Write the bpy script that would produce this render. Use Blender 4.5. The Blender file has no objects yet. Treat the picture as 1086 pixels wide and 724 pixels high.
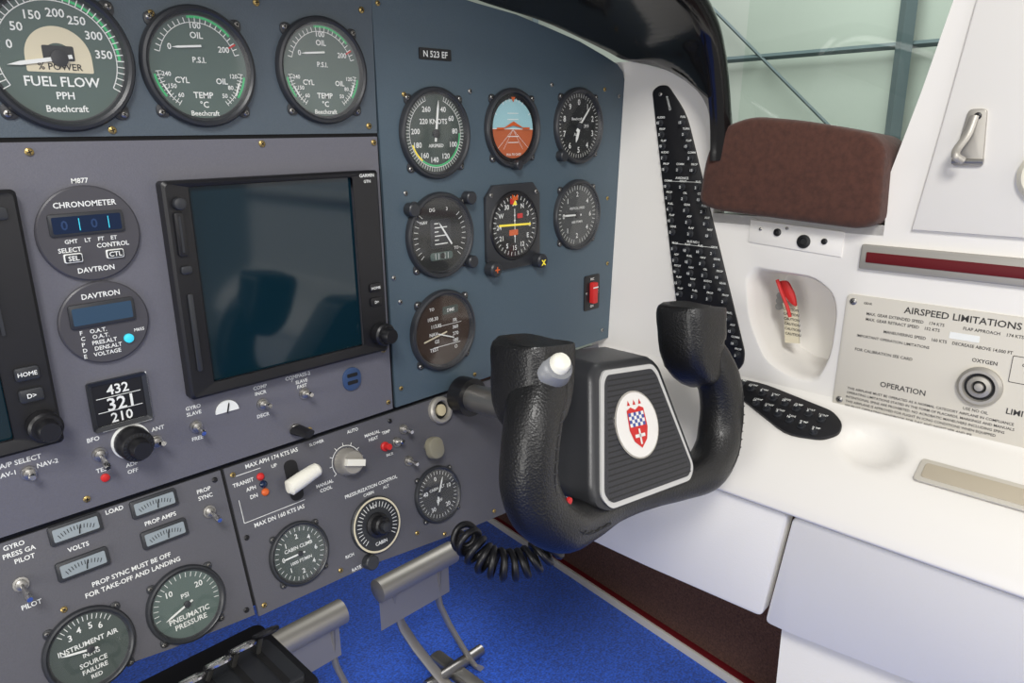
import bpy, bmesh, math, random
from mathutils import Vector, Matrix
random.seed(3)
FLOOR=720.0   # camera eye is 0.72 m above the cockpit floor; z values below are mm relative to the eye
scene=bpy.context.scene
scene.view_settings.view_transform='Standard'
# ------------------------------------------------------------------ materials
_m={}
def mat(name,col,rough=.5,metal=0,bump=0,bscale=200,var=0,spec=.5,emit=None,es=1,coat=0,kind='noise',sheen=0):
    if name in _m: return _m[name]
    m=bpy.data.materials.new(name); m.use_nodes=True; nt=m.node_tree; b=nt.nodes['Principled BSDF']
    c=tuple(((x/255)/12.92 if x/255<.04045 else ((x/255+.055)/1.055)**2.4) for x in col)+(1,)
    b.inputs['Base Color'].default_value=c; b.inputs['Roughness'].default_value=rough; b.inputs['Metallic'].default_value=metal
    b.inputs['Specular IOR Level'].default_value=spec; b.inputs['Coat Weight'].default_value=coat
    b.inputs['Sheen Weight'].default_value=sheen
    if emit:
        b.inputs['Emission Color'].default_value=tuple((x/255)**2.2 for x in emit)+(1,); b.inputs['Emission Strength'].default_value=es
    tc=nt.nodes.new('ShaderNodeTexCoord')
    if kind=='voronoi':
        n=nt.nodes.new('ShaderNodeTexVoronoi'); out=n.outputs['Distance']
    else:
        n=nt.nodes.new('ShaderNodeTexNoise'); n.inputs['Detail'].default_value=4; out=n.outputs['Fac']
    n.inputs['Scale'].default_value=bscale; nt.links.new(tc.outputs['Object'],n.inputs['Vector'])
    if bump:
        bp=nt.nodes.new('ShaderNodeBump'); bp.inputs['Strength'].default_value=bump; bp.inputs['Distance'].default_value=.001
        nt.links.new(out,bp.inputs['Height']); nt.links.new(bp.outputs[0],b.inputs['Normal'])
    if var:
        r=nt.nodes.new('ShaderNodeValToRGB'); r.color_ramp.elements[0].position=.3; r.color_ramp.elements[1].position=.7
        r.color_ramp.elements[0].color=tuple(x*(1-var) for x in c[:3])+(1,); r.color_ramp.elements[1].color=tuple(min(1,x*(1+var)) for x in c[:3])+(1,)
        nt.links.new(out,r.inputs[0]); nt.links.new(r.outputs[0],b.inputs['Base Color'])
    _m[name]=m; return m
def glassmat(name,fac,rough=.03,tint=(1,1,1,1)):
    m=bpy.data.materials.new(name); m.use_nodes=True; nt=m.node_tree; nt.nodes.clear()
    o=nt.nodes.new('ShaderNodeOutputMaterial'); mx=nt.nodes.new('ShaderNodeMixShader'); t=nt.nodes.new('ShaderNodeBsdfTransparent'); g=nt.nodes.new('ShaderNodeBsdfGlossy')
    t.inputs[0].default_value=tint; g.inputs['Roughness'].default_value=rough; mx.inputs[0].default_value=fac
    nt.links.new(t.outputs[0],mx.inputs[1]); nt.links.new(g.outputs[0],mx.inputs[2]); nt.links.new(mx.outputs[0],o.inputs[0]); return m
BLUE=mat('panel_paint_blue_grey',(74,90,101),.42,bump=.15,bscale=900,var=.04)
TOPG=mat('panel_paint_slate',(76,87,96),.42,bump=.15,bscale=900,var=.04)
GREY=mat('panel_paint_grey',(100,100,108),.45,bump=.15,bscale=900,var=.04)
SUBG=mat('subpanel_paint_grey',(86,86,92),.45,bump=.15,bscale=900,var=.04)
DARK=mat('dark_structure',(16,16,18),.7)
BLK=mat('black_anodised',(22,22,25),.4,bump=.05,bscale=800)
BEZ=mat('bezel_black',(44,46,50),.38)
DIAL=mat('dial_black',(28,31,32),.5)
DIALG=mat('dial_green_black_washed',(62,73,69),.5)  # dial lightened: reflection wash painted into its colour
DIALM=mat('dial_grey_green_washed',(82,98,93),.5)  # grey-green tone includes the glass reflection washing over the dial
WHT=mat('marking_white',(232,234,230),.6)
CRM=mat('marking_cream',(214,205,178),.6)
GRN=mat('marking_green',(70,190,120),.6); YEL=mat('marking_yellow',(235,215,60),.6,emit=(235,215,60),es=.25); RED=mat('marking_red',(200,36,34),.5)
ORG=mat('indicator_orange',(210,95,40),.4); CYA=mat('button_cyan',(60,200,225),.4,emit=(60,200,225),es=.3)
CHR=mat('chrome',(215,213,210),.22,1); STEEL=mat('satin_steel',(160,158,154),.38,.9); ALU=mat('brushed_aluminium',(172,168,160),.45,.5)
TRIMS=mat('hub_trim_silver',(206,206,204),.35,.3)
BRS=mat('brass',(176,152,96),.35,.8)
SCR=mat('screen_teal_reflection',(12,36,46),.07,spec=.6); LCD=mat('lcd_blue_black',(16,34,62),.15); LCDG=mat('lcd_grey',(140,150,155),.3)  # SCR teal: reflection of the dim cabin put into the base colour
WHITE=mat('white_trim_plastic',(231,228,222),.36,bump=.04,bscale=60)
WHITE2=mat('white_leatherette',(240,237,229),.5,bump=.1,bscale=500,kind='voronoi')
SUEDE=mat('brown_suede',(74,44,34),.95,bump=.6,bscale=170,var=.2,sheen=.15)
BCARP=mat('brown_carpet',(84,58,48),1,bump=.9,bscale=400,var=.4)
BLUEC=mat('blue_carpet',(24,80,188),1,bump=1,bscale=330,var=.55,sheen=.3)
LEA=mat('black_leather',(20,20,21),.4,bump=.3,bscale=600,kind='voronoi',coat=.08)
THREAD=mat('leather_seam_thread',(8,8,9),.6)
GLOSS=mat('glareshield_gloss_black',(16,15,16),.12,bump=.1,bscale=60)
GRAYP=mat('grey_plastic',(120,122,126),.4)
HUBG=mat('hub_dark_grey',(46,47,50),.38,bump=.1,bscale=700)
HUBF=mat('hub_face_ribbed',(50,51,55),.5,bump=.5,bscale=1200,kind='voronoi')
MAROON=mat('stripe_maroon',(96,16,23),.5,spec=.3); PLAC=mat('placard_silver',(203,198,186),.5,0); TXTD=mat('placard_text',(54,52,50),.6)
AIS=mat('attitude_sky',(160,205,212),.5); AIG=mat('attitude_ground',(186,98,60),.5)
BUFF=mat('buff_plastic',(200,188,155),.4); CARAMEL=mat('tray_beige_metal',(190,180,160),.4,.2)
BROWND=mat('radar_dial_brown',(58,44,36),.4)
IVORY=mat('lever_white',(232,230,218),.35)
GLASS=glassmat('instrument_glass',.07,.06); WGLASS=glassmat('window_acrylic',.04,.02,(.95,.98,.96,1))
# ------------------------------------------------------------------ mesh builder (mm units in a local u,v,w frame)
class Fr:
    def __init__(s,o,u,v,w): s.o=Vector(o);s.u=Vector(u);s.v=Vector(v);s.w=Vector(w)
    def __call__(s,p): q=s.o+s.u*p[0]+s.v*p[1]+s.w*p[2]; return (q.x/1000,q.y/1000,(q.z+FLOOR)/1000)
A=Fr((0,0,0),(1,0,0),(0,0,1),(0,-1,0))
th=math.radians(15); B=Fr((0,0,-261),(1,0,0),(0,math.sin(th),math.cos(th)),(0,-math.cos(th),math.sin(th)))
W=Fr((752,0,0),(0,-1,0),(.063,0,.998),(-.998,0,.063))
WORLD=Fr((0,0,0),(1,0,0),(0,1,0),(0,0,1))
_tx={}
def textmesh(s):
    if s in _tx: return _tx[s]
    cu=bpy.data.curves.new('t','FONT'); cu.body=s; cu.size=1; cu.resolution_u=2; cu.offset=.016
    ob=bpy.data.objects.new('t',cu); scene.collection.objects.link(ob)
    dg=bpy.context.evaluated_depsgraph_get(); me=ob.evaluated_get(dg).to_mesh()
    vs=[(v.co.x,v.co.y) for v in me.vertices]; fs=[tuple(p.vertices) for p in me.polygons]
    bpy.data.objects.remove(ob); bpy.data.curves.remove(cu)
    if vs:
        x0=min(v[0] for v in vs); x1=max(v[0] for v in vs)
    else: x0=x1=0
    _tx[s]=(vs,fs,x0,x1); return _tx[s]
class M:
    def __init__(s,name,fr=A): s.name=name;s.fr=fr;s.V=[];s.F=[];s.I=[];s.mats=[]
    def add(s,vs,fs,m,raw=False):
        if m not in s.mats: s.mats.append(m)
        k=len(s.V); i=s.mats.index(m)
        s.V+= list(vs) if raw else [s.fr(v) for v in vs]
        s.F+=[tuple(k+a for a in f) for f in fs]; s.I+=[i]*len(fs)
    def lathe(s,prof,c,m,n=40,ax='w'):
        cu,cv=c[0],c[1]; cw=c[2] if len(c)>2 else 0
        vs=[];rings=[]
        def P(r,h,a):
            x,y=r*math.sin(a),r*math.cos(a)
            if ax=='w': return (cu+x,cv+y,cw+h)
            if ax=='v': return (cu+x,cv+h,cw+y)
            return (cu+h,cv+x,cw+y)
        for r,h in prof:
            if r<1e-6: vs.append(P(0,h,0)); rings.append([len(vs)-1])
            else:
                rings.append(list(range(len(vs),len(vs)+n))); vs+=[P(r,h,2*math.pi*i/n) for i in range(n)]
        fs=[]
        for a,b in zip(rings,rings[1:]):
            for i in range(n):
                j=(i+1)%n
                if len(a)==1 and len(b)==1: continue
                if len(a)==1: fs.append((a[0],b[i],b[j]))
                elif len(b)==1: fs.append((a[i],a[j],b[0]))
                else: fs.append((a[i],a[j],b[j],b[i]))
        s.add(vs,fs,m)
    def disc(s,cu,cv,r,w,m,n=40): s.add([(cu+r*math.sin(2*math.pi*i/n),cv+r*math.cos(2*math.pi*i/n),w) for i in range(n)],[tuple(range(n))],m)
    def poly(s,pts,w0,w1,m,bev=0,side=None):
        n=len(pts); ar=sum(pts[i][0]*pts[(i+1)%n][1]-pts[(i+1)%n][0]*pts[i][1] for i in range(n))
        if ar<0: pts=pts[::-1]
        vs=[(p[0],p[1],w0) for p in pts]
        if bev:
            ins=[]
            for i in range(n):
                a,b,c=Vector(pts[i-1][:2]),Vector(pts[i][:2]),Vector(pts[(i+1)%n][:2])
                d1=(b-a);d2=(c-b)
                if d1.length<1e-9 or d2.length<1e-9: ins.append(b);continue
                d1.normalize();d2.normalize(); n1=Vector((-d1.y,d1.x));n2=Vector((-d2.y,d2.x)); nn=n1+n2
                if nn.length<.2: nn=n1
                nn.normalize(); ins.append(b+nn*bev/max(.5,nn.dot(n1)))
            vs+=[(p[0],p[1],w1-bev) for p in pts]+[((p[0]*.7+q[0]*.3),(p[1]*.7+q[1]*.3),w1-bev*.3) for p,q in zip(pts,ins)]+[(q[0],q[1],w1) for q in ins]; k=4
        else: vs+=[(p[0],p[1],w1) for p in pts]; k=2
        fs=[]
        for r in range(k-1):
            for i in range(n):
                j=(i+1)%n; fs.append((r*n+i,r*n+j,(r+1)*n+j,(r+1)*n+i))
        s.add(vs,fs+[tuple(range((k-1)*n,k*n)),tuple(range(n-1,-1,-1))],m)
    def rr(s,cu,cv,du,dv,r,w0,w1,m,bev=0,rot=0):
        s.poly(rrect(cu,cv,du,dv,r,rot),w0,w1,m,bev)
    def ring(s,o,i,w0,w1,m,win=None):
        n=len(o); win=w1 if win is None else win
        vs=[(p[0],p[1],w0) for p in o]+[(p[0],p[1],w1) for p in o]+[(p[0],p[1],win) for p in i]+[(p[0],p[1],w0) for p in i]
        fs=[(r*n+a,r*n+(a+1)%n,(r+1)*n+(a+1)%n,(r+1)*n+a) for r in range(3) for a in range(n)]
        s.add(vs,fs,m)
    def bar(s,u0,v0,u1,v1,wd,w,m,h=0):
        d=Vector((u1-u0,v1-v0)); 
        if d.length<1e-6: return
        d.normalize(); p=Vector((-d.y,d.x))*wd/2
        q=[(u0+p.x,v0+p.y),(u1+p.x,v1+p.y),(u1-p.x,v1-p.y),(u0-p.x,v0-p.y)]
        if h: s.poly(q,w,w+h,m)
        else: s.add([(a,b,w) for a,b in q],[(0,1,2,3)],m)
    def text(s,t,u,v,h,w,m=None,al='c',rot=0,cond=1):
        m=m or WHT; vs,fs,x0,x1=textmesh(t); k=h/.7
        off={'c':(x0+x1)/2,'l':x0,'r':x1}[al]; c,sn=math.cos(rot),math.sin(rot)
        out=[]
        for x,y in vs:
            a=(x-off)*k*cond; b=(y-.35)*k; out.append((u+a*c-b*sn,v+a*sn+b*c,w))
        s.add(out,fs,m)
    def ticks(s,cu,cv,r0,r1,a0,a1,n,wd,w,m):
        for i in range(n):
            a=math.radians(a0+(a1-a0)*(i/(n-1) if n>1 else 0)); x,y=math.sin(a),math.cos(a)
            s.bar(cu+r0*x,cv+r0*y,cu+r1*x,cv+r1*y,wd,w,m)
    def arc(s,cu,cv,r,wd,a0,a1,w,m,n=24):
        vs=[];fs=[]
        for i in range(n+1):
            a=math.radians(a0+(a1-a0)*i/n); x,y=math.sin(a),math.cos(a)
            vs+=[(cu+(r-wd/2)*x,cv+(r-wd/2)*y,w),(cu+(r+wd/2)*x,cv+(r+wd/2)*y,w)]
        for i in range(n): fs.append((2*i,2*i+1,2*i+3,2*i+2))
        s.add(vs,fs,m)
    def nums(s,cu,cv,r,items,h,w,m=None):
        for a,t in items:
            a=math.radians(a); s.text(t,cu+r*math.sin(a),cv+r*math.cos(a),h,w,m)
    def needle(s,cu,cv,a,L,wd,w,m,tail=.25):
        a=math.radians(a); x,y=math.sin(a),math.cos(a); px,py=y*wd/2,-x*wd/2
        s.poly([(cu-x*L*tail+px,cv-y*L*tail+py),(cu+x*L*.75+px,cv+y*L*.75+py),(cu+x*L,cv+y*L),(cu+x*L*.75-px,cv+y*L*.75-py),(cu-x*L*tail-px,cv-y*L*tail-py)],w,w+.5,m)
    def tube(s,path,rad,m,n=16,up=(0,0,1),cap=True,sq=2.0):
        P=[Vector(p) for p in path]; N=len(P); upv=Vector(up); vs=[]
        R=rad if isinstance(rad,list) else [rad]*N; fs=[]; pn=None
        for i in range(N):
            t=(P[min(i+1,N-1)]-P[max(i-1,0)]).normalized()
            a=(upv if pn is None else pn); a=(a-t*a.dot(t))
            if a.length<1e-4: a=Vector((1,0,0))-t*t.x
            a.normalize(); pn=a; b=t.cross(a)
            ra,rb=R[i] if isinstance(R[i],tuple) else (R[i],R[i])
            for k in range(n):
                g=2*math.pi*k/n; c_,s_=math.cos(g),math.sin(g)
                e=2/sq; cc=math.copysign(abs(c_)**e,c_); ss=math.copysign(abs(s_)**e,s_)
                q=P[i]+a*(ra*cc)+b*(rb*ss); vs.append(tuple(q))
        for i in range(N-1):
            for k in range(n): fs.append((i*n+k,i*n+(k+1)%n,(i+1)*n+(k+1)%n,(i+1)*n+k))
        if cap: fs+= [tuple(range(n-1,-1,-1)),tuple(range((N-1)*n,N*n))]
        s.add(vs,fs,m)
    def screw(s,u,v,w=0,r=3.2,m=None):
        m=m or BRS; s.lathe([(r,0),(r,.7),(r*.7,1.3),(0,1.5)],(u,v,w),m,16)
        a=random.random()*3; 
        for b in (a,a+1.571): s.bar(u-math.cos(b)*r*.6,v-math.sin(b)*r*.6,u+math.cos(b)*r*.6,v+math.sin(b)*r*.6,.7,w+1.56,DARK)
    def toggle(s,u,v,ang=20,w=0,L=14):
        s.lathe([(5,0),(5,1.5),(3.6,1.6),(3.6,4),(2.6,4.6),(0,4.8)],(u,v,w),STEEL,12)
        a=math.radians(ang); d=Vector((0,math.sin(a),math.cos(a)))
        pts=[Vector((u,v,w+4))+d*L*t for t in (0,.3,.6,.85,1)]
        s.tube(pts,[1.2,1.6,2.2,2.6,1.8],CHR,10)
    def build(s,parent=None,ang=35,recalc=True):
        me=bpy.data.meshes.new(s.name); me.from_pydata(s.V,[],s.F)
        for m in s.mats: me.materials.append(m)
        me.polygons.foreach_set('material_index',s.I)
        me.polygons.foreach_set('use_smooth',[True]*len(s.F)); me.update()
        if recalc:
            bm=bmesh.new(); bm.from_mesh(me); bmesh.ops.recalc_face_normals(bm,faces=bm.faces); bm.to_mesh(me); bm.free()
        me.set_sharp_from_angle(angle=math.radians(ang))
        ob=bpy.data.objects.new(s.name,me); scene.collection.objects.link(ob)
        c=sum((Vector(b) for b in ob.bound_box),Vector())/8; me.transform(Matrix.Translation(-c)); ob.location=c
        if parent: ob.parent=parent
        return ob
def rrect(cu,cv,du,dv,r,rot=0,k=5):
    pts=[]; c,sn=math.cos(rot),math.sin(rot)
    for sx,sy,a0 in ((1,1,0),(-1,1,90),(-1,-1,180),(1,-1,270)):
        for i in range(k+1):
            a=math.radians(a0+90*i/k); x=sx*(du/2-r)+r*math.cos(a); y=sy*(dv/2-r)+r*math.sin(a)
            pts.append((cu+x*c-y*sn,cv+x*sn+y*c))
    return pts
def smoothpoly(pts,k=4,rmax=1e9):
    out=[];n=len(pts)
    for i in range(n):
        a,b,c=Vector(pts[i-1]),Vector(pts[i]),Vector(pts[(i+1)%n]); r=min(min((b-a).length,(c-b).length)*.4,rmax)
        p0=b+(a-b).normalized()*r;p1=b+(c-b).normalized()*r
        for j in range(k+1):
            t=j/k; q=p0*(1-t)**2+b*2*t*(1-t)+p1*t*t; out.append((q.x,q.y))
    return out
def catmull(P,n):
    P=[Vector(p) for p in P]; Q=[P[0]*2-P[1]]+P+[P[-1]*2-P[-2]]; out=[]
    seg=len(P)-1
    for i in range(n):
        t=i/(n-1)*seg; k=min(int(t),seg-1); t-=k; a,b,c,d=Q[k:k+4]
        out.append(.5*((2*b)+(c-a)*t+(2*a-5*b+4*c-d)*t*t+(3*b-3*c+d-a)*t**3))
    return out
# ------------------------------------------------------------------ panels
p=M('instrument_panel')
p.poly([(-120,-258),(391,-258),(392,-2),(-120,-2)],-3,0,GREY)
p.poly([(-120,1),(392.5,1),(396,160),(-120,175)],-3,0,TOPG)
p.poly([(395,-258),(395,134),(450,126),(515,119),(570,114),(616,106),(670,96),(714,84),(740,76),(752,68),(757,56),(755,-23),(751,-127),(738,-258)],-3,0,BLUE)
p.poly([(-120,-256),(-120,172),(395,158),(515,118),(616,105),(714,83),(755,60),(750,-120),(737,-256)],-6,-3.2,DARK)
for u,v in ((283,-6),(388,-7),(212,81),(176,5),(125,-8),(384,7),(290,96),(384,100),(198,98)): p.screw(u,v,0,2.6)
for u,v in ((387,-61),(386,-133),(384,-197),(386,-250),(120,-250),(300,-252)): p.screw(u,v,0,2.4)
for u,v in ((401,107),(424,34),(504,39),(624,49),(717,47),(420,-53),(727,-79),(407,-154),(401,-130),(402,-240),(730,-160),(722,-245),(500,-250),(745,40),(640,-250)): p.screw(u,v,0,2.3,STEEL if (u+v)%2 else BRS)
p.rr(462,70,38,10,1,0,1,BLK); p.text('N 523 EF',462,70,5.4,1.1)
w=.15
for t,u,v,h in (('COMPASS-1',229,-193,3.2),('COMPASS-2',294,-200,3.2),('COMP',259,-201,3),('INCR',259,-206,3),('DECR',259,-226,3),
  ('GYRO',203,-203,3),('SLAVE',203,-208,3),('FREE',203,-229,3),('SLAVE',297,-205.5,3),('FAST',297,-210,3),('BFO',131,-207,3.2),('ANT',175,-212,3.2),('TEST',134,-231.5,3.2),('ADF',153,-234,3),('OFF',153,-239.5,3),
  ('A/P SELECT',86,-208.5,3.4),('NAV-1',76,-215,3.2),('NAV-2',101,-215,3.2),('M877',151,-27,3.2)): p.text(t,u,v,h,w)
p.arc(229,-200,12,.5,-70,70,w,WHT); p.arc(296,-207,9,.4,-70,-30,w,WHT)
p.toggle(133,-219,-25); p.toggle(172,-222,15); p.toggle(89,-218,0,L=8); p.toggle(203,-219,-10,L=11); p.toggle(259,-216,10,L=11); p.toggle(298,-217,10,L=10)
p.lathe([(3,0),(3,1.5),(0,3)],(134,-238),RED,16)
p.poly([(219.5,-214)]+[(229+9.5*math.sin(math.radians(a)),-214+9.5*math.cos(math.radians(a))) for a in range(-85,86,10)]+[(238.5,-214)],0,1.4,WHT); p.needle(229,-213,15,7,1,1.5,DARK)
p.build()
g=M('marker_beacon_switch_plate'); g.rr(699,-192,30,44,3,0,1.2,BLK,.4); g.rr(699,-192,9,26,1.5,1.2,7,RED,.6); g.bar(694,-185,704,-185,1.4,7.1,WHT)
for v in (-175,-209): g.text('MIC' if v>-190 else 'ON',699,v,3,1.3)
for u in (688,710): g.screw(u,-192,1.2,1.8,STEEL)
g.build()
# ------------------------------------------------------------------ lower sub-panel
p=M('lower_subpanel',B)
p.poly([(-120,-1),(217,-1),(217,-126),(150,-121),(83,-112),(60,-109),(-120,-100)],-3,0,SUBG)
p.poly([(220,-1),(715,-1),(700,-60),(640,-120),(590,-146),(504,-148),(443,-144),(328,-132),(220,-129)],-3,0,SUBG)
p.poly([(-120,-2),(712,-2),(700,-55),(640,-116),(580,-142),(504,-144),(328,-129),(83,-108),(-120,-98)],-14,-3.3,DARK)
for u,v in ((226,-8),(226,-122),(211,-7),(211,-119),(300,-124),(420,-138),(385,-8),(388,-124),(490,-140),(150,-10),(225,-62),(90,-60)): p.screw(u,v,0,2.2,BLK if u%2 else BRS)
def meter(u,v,wd=34,h=14):
    p.rr(u,v,wd,h,2,0,2.5,BEZ,.6); p.rr(u,v,wd-5,h-5,1,2.5,2.9,LCDG); p.ticks(u,v-22,22,25,-28,28,12,.5,3,DARK); p.needle(u,v-10,12,13,.7,3,DARK,tail=-.5)
for u,v in ((109,-8),(163,-9),(108,-34),(165,-34)): meter(u,v)
T=lambda t,u,v,h=3.2:p.text(t,u,v,h,w)
T('LOAD',136,-4);T('PROP AMPS',165,-22);T('VOLTS',108,-21);T('PROP',201,-12);T('SYNC',201,-17.5);T('PROP SYNC MUST BE OFF',138,-51,3.4);T('FOR TAKE-OFF AND LANDING',138,-57,3.4)
T('GYRO',72,-5);T('PRESS GA',74,-10.5);T('PILOT',76,-16);T('PILOT',73,-48)
T('MAX APH 174 KTS IAS',262,-5,3.5);T('MAX DN 160 KTS IAS',257,-55,3.5);T('UP',262,-12,3);T('TRANSIT',233,-17,3.2);T('APH',238,-24,3.2);T('DN',239,-31,3.2)
T('SLOWER',305,-5,2.6);T('AUTO',343,-5,3);T('MANUAL',363,-14,3);T('HEAT',363,-19,3);T('MANUAL',304,-43,3);T('COOL',304,-48,3)
T('PRESSURIZATION CONTROL',350,-62,3.2);T('CABIN',345,-67.5,2.8);T('ALT',365,-67.5,2.8);T('TEMP',378,-17,2.8);T('RATE',316,-129,3);T('RICH',312,-115,2.8);T('INCR',377,-39,2.4)
for u in (226,): p.bar(u,-30,u,-50,.5,w,WHT)
p.bar(226,-50,282,-50,.5,w,WHT); p.bar(228,-10,250,-10,.5,w,WHT)
for (u,v,m) in ((248,-17,RED),(249,-24,LCD),(249,-31,ORG)): p.lathe([(3.2,0),(3.2,1.5),(2,3),(0,3.4)],(u,v),m,16)
p.lathe([(4.5,0),(4.5,2),(3,3),(3,9),(0,9.5)],(373,-30),RED,20)
p.toggle(201,-30,-20,L=16); p.toggle(70,-32,-20,L=20)
p.toggle(387,-30,10,L=9);p.toggle(398,-20,-15,L=11);p.toggle(396,-52,-15,L=11)
p.build()
# ------------------------------------------------------------------ round instruments
def gauge(name,fr,u,v,R,dial=DIAL,ears=True,bez=BEZ):
    g=M(name,fr); k=R/41.5
    if ears:
        for sx in (-1,1):
            for sy in (-1,1): 
                g.rr(u+sx*R*.72,v+sy*R*.72,R*.22,R*.22,R*.09,0,1.2,bez,.3); g.screw(u+sx*R*.75,v+sy*R*.75,1.2,R*.05,STEEL)
    g.lathe([(R,0),(R,3*k),(R-1.2*k,5*k),(R-3*k,5.6*k),(R-4.6*k,4.6*k),(R-5.8*k,1.4),(R-6.6*k,1.2)],(u,v),bez,64)
    g.disc(u,v,R-5.8*k,1.1,dial,48)
    return g
def glass(g,u,v,R): g.disc(u,v,R*.9,4.4*R/41.5,GLASS,48); g.build()
u,v=151,49
g=gauge('fuel_flow_gauge',A,u,v,45,DIALM); g.ticks(u,v,34,39,-120,120,41,.6,1.4,WHT); g.arc(u,v,34,.6,-120,120,1.4,WHT,50)
g.arc(u,v,36,1.6,-10,90,1.3,GRN,40)
g.nums(u,v,27,[(-75,'0'),(-50,'50'),(-24,'150'),(4,'200'),(30,'250'),(56,'300'),(82,'350')],5,1.4)
g.arc(u,v,14,10,-90,90,1.35,CRM,30); g.rr(u,v-4,38,9,1,1.1,1.38,CRM); g.text('% POWER',u,v-5,4,1.5,TXTD);g.text('FUEL FLOW',u,v-14,5.8,1.4);g.text('PPH',u,v-22.5,4.4,1.4);g.text('Beechcraft',u,v-30.5,4,1.4)
g.rr(u,v+3,18,9,1,1.1,1.6,BEZ); g.needle(u,v,-100,30,2.4,2,WHT); g.lathe([(5,1.2),(5,3),(0,3.5)],(u,v),BEZ,20); glass(g,u,v,45)
for u,v in ((241,48),(342,50)):
    g=gauge('oil_pressure_temperature_gauge',A,u,v,41.5,DIALM)
    g.text('100',u,v+28,4.2,1.4);g.text('OIL',u,v+21.5,4.2,1.4);g.text('P.S.I.',u,v+5,3.8,1.4);g.text('200',u+19,v+13,4,1.4);g.text('0',u-20,v+13,4,1.4)
    g.ticks(u,v+2,28,31.5,-75,75,21,.6,1.4,WHT);g.arc(u,v+2,28,.5,-75,75,1.4,WHT);g.arc(u,v+2,31.5,1.6,-10,50,1.4,GRN);g.ticks(u,v+2,26,32,62,62,1,1.2,1.4,RED)
    g.text('CYL',u-14,v-9,4,1.4);g.text('OIL',u+15,v-9,4,1.4);g.text('TEMP',u,v-19,4.2,1.4);g.text('°C',u,v-25.5,4.2,1.4);g.text('Beechcraft',u,v-31.5,3.4,1.4)
    for sx in (-1,1):
        g.arc(u,v,30.5,.5,sx*97,sx*145,1.4,WHT);g.ticks(u,v,28,32,sx*97,sx*145,11,.5,1.4,WHT);g.arc(u,v,33,1.4,sx*100,sx*128,1.4,GRN)
    g.nums(u,v,25,[(102,'120'),(122,'80'),(140,'50'),(-102,'240'),(-122,'150'),(-140,'60')],3,1.4)
    g.needle(u-2,v+14,-95,17,1.4,2,WHT);g.needle(u-27,v-14,150,8,1,2,WHT);g.needle(u+27,v-12,-160,8,1,2,WHT); glass(g,u,v,41.5)
u,v=458,0
g=gauge('airspeed_indicator',A,u,v,42,DIALG); g.ticks(u,v,31,35,20,340,65,.5,1.4,WHT);g.arc(u,v,31,.5,20,340,1.4,WHT,60);g.arc(u,v,29.6,1.6,90,215,1.4,GRN,40);g.arc(u,v,29.6,1.6,215,250,1.4,YEL)
g.nums(u,v,24,[(25,'40'),(55,'60'),(85,'80'),(115,'100'),(150,'120'),(185,'140'),(215,'160'),(245,'180'),(275,'200'),(335,'260')],4.8,1.4);g.text('220 KNOTS',u-2,v+11,4.6,1.4)
g.text('AIRSPEED',u,v-11,3,1.4);g.needle(u,v,8,30,2.2,2,WHT);g.lathe([(4,1.2),(4,3),(0,3.4)],(u,v),BEZ,20);glass(g,u,v,42)
u,v=562,4
g=gauge('attitude_indicator',A,u,v,40,DIAL)
R=31
g.poly([(u+R*math.cos(math.radians(a)),v-2+R*math.sin(math.radians(a))) for a in range(2,179,6)],1.2,1.4,AIS)
g.poly([(u+R*math.cos(math.radians(a)),v-2+R*math.sin(math.radians(a))) for a in range(176,363,6)],1.2,1.4,AIG)
for a in (-60,-30,-20,-10,0,10,20,30,60): g.ticks(u,v,27,33,a,a,1,.8,1.6,WHT)
g.bar(u-30,v,u+30,v-1,.8,1.6,WHT)
for k in (-14,-8,9,15): g.bar(u-8,v+k,u+8,v+k,.7,1.6,WHT)
for k in (-30,-18,18,30): g.bar(u,v-1,u+k*.8,v-21,.35,1.5,WHT)
g.poly([(u-15,v),(u,v+7),(u+15,v),(u,v+3)],2,3,ORG); g.bar(u-24,v,u-14,v,2,2.2,ORG,.5);g.bar(u+14,v,u+24,v,2,2.2,ORG,.5)
g.poly([(u-3,v+31),(u+3,v+31),(u,v+26)],2,2.5,ORG)
g.ring([(u+33*math.sin(i*math.pi/24),v+33*math.cos(i*math.pi/24)) for i in range(48)],[(u+30*math.sin(i*math.pi/24),v+30*math.cos(i*math.pi/24)) for i in range(48)],1.4,2.2,BLK)
g.lathe([(5,0),(5,9),(4,10),(0,10)],(u+2,v-37),BEZ,20); g.text('PULL TO CAGE',u,v-26,2.2,2.3); glass(g,u,v,40)
u,v=669,6
g=gauge('altimeter',A,u,v,42,DIAL); g.ticks(u,v,31,35,0,352.8,50,.6,1.4,WHT);g.nums(u,v,26,[(i*36,str(i)) for i in range(10)],6.2,1.4)
g.rr(u+13,v,12,7,1,1.2,1.7,BEZ);g.text('29.9',u+13,v,3.4,1.8);g.text('Beechcraft',u-3,v+8,3,1.4);g.text('ALT',u-4,v-9,3.4,1.4)
g.needle(u,v,43,30,2,2.2,WHT);g.needle(u,v,200,19,3.6,2.8,WHT);g.lathe([(4,1.2),(4,3.5),(0,4)],(u,v),BEZ,20);g.lathe([(6,0),(6,8),(5,9),(0,9)],(u-32,v-32),BEZ,20);glass(g,u,v,42)
u,v=459,-96
g=gauge('glideslope_course_indicator',A,u,v,42,DIAL)
g.ticks(u,v,28,33,-130,-50,9,.6,1.4,WHT);g.ticks(u,v,28,33,50,130,9,.6,1.4,WHT);g.rr(u,v+2,26,28,3,1.2,2.2,BEZ,.4)
for k in range(6): g.bar(u-8,v-8+k*4,u+(-3 if k%2 else 8),v-8+k*4,1,2.3,WHT)
for a,t in ((-20,'DG'),(20,'3')): g.nums(u,v,27,[(a,t)],3.4,1.4)
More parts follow.
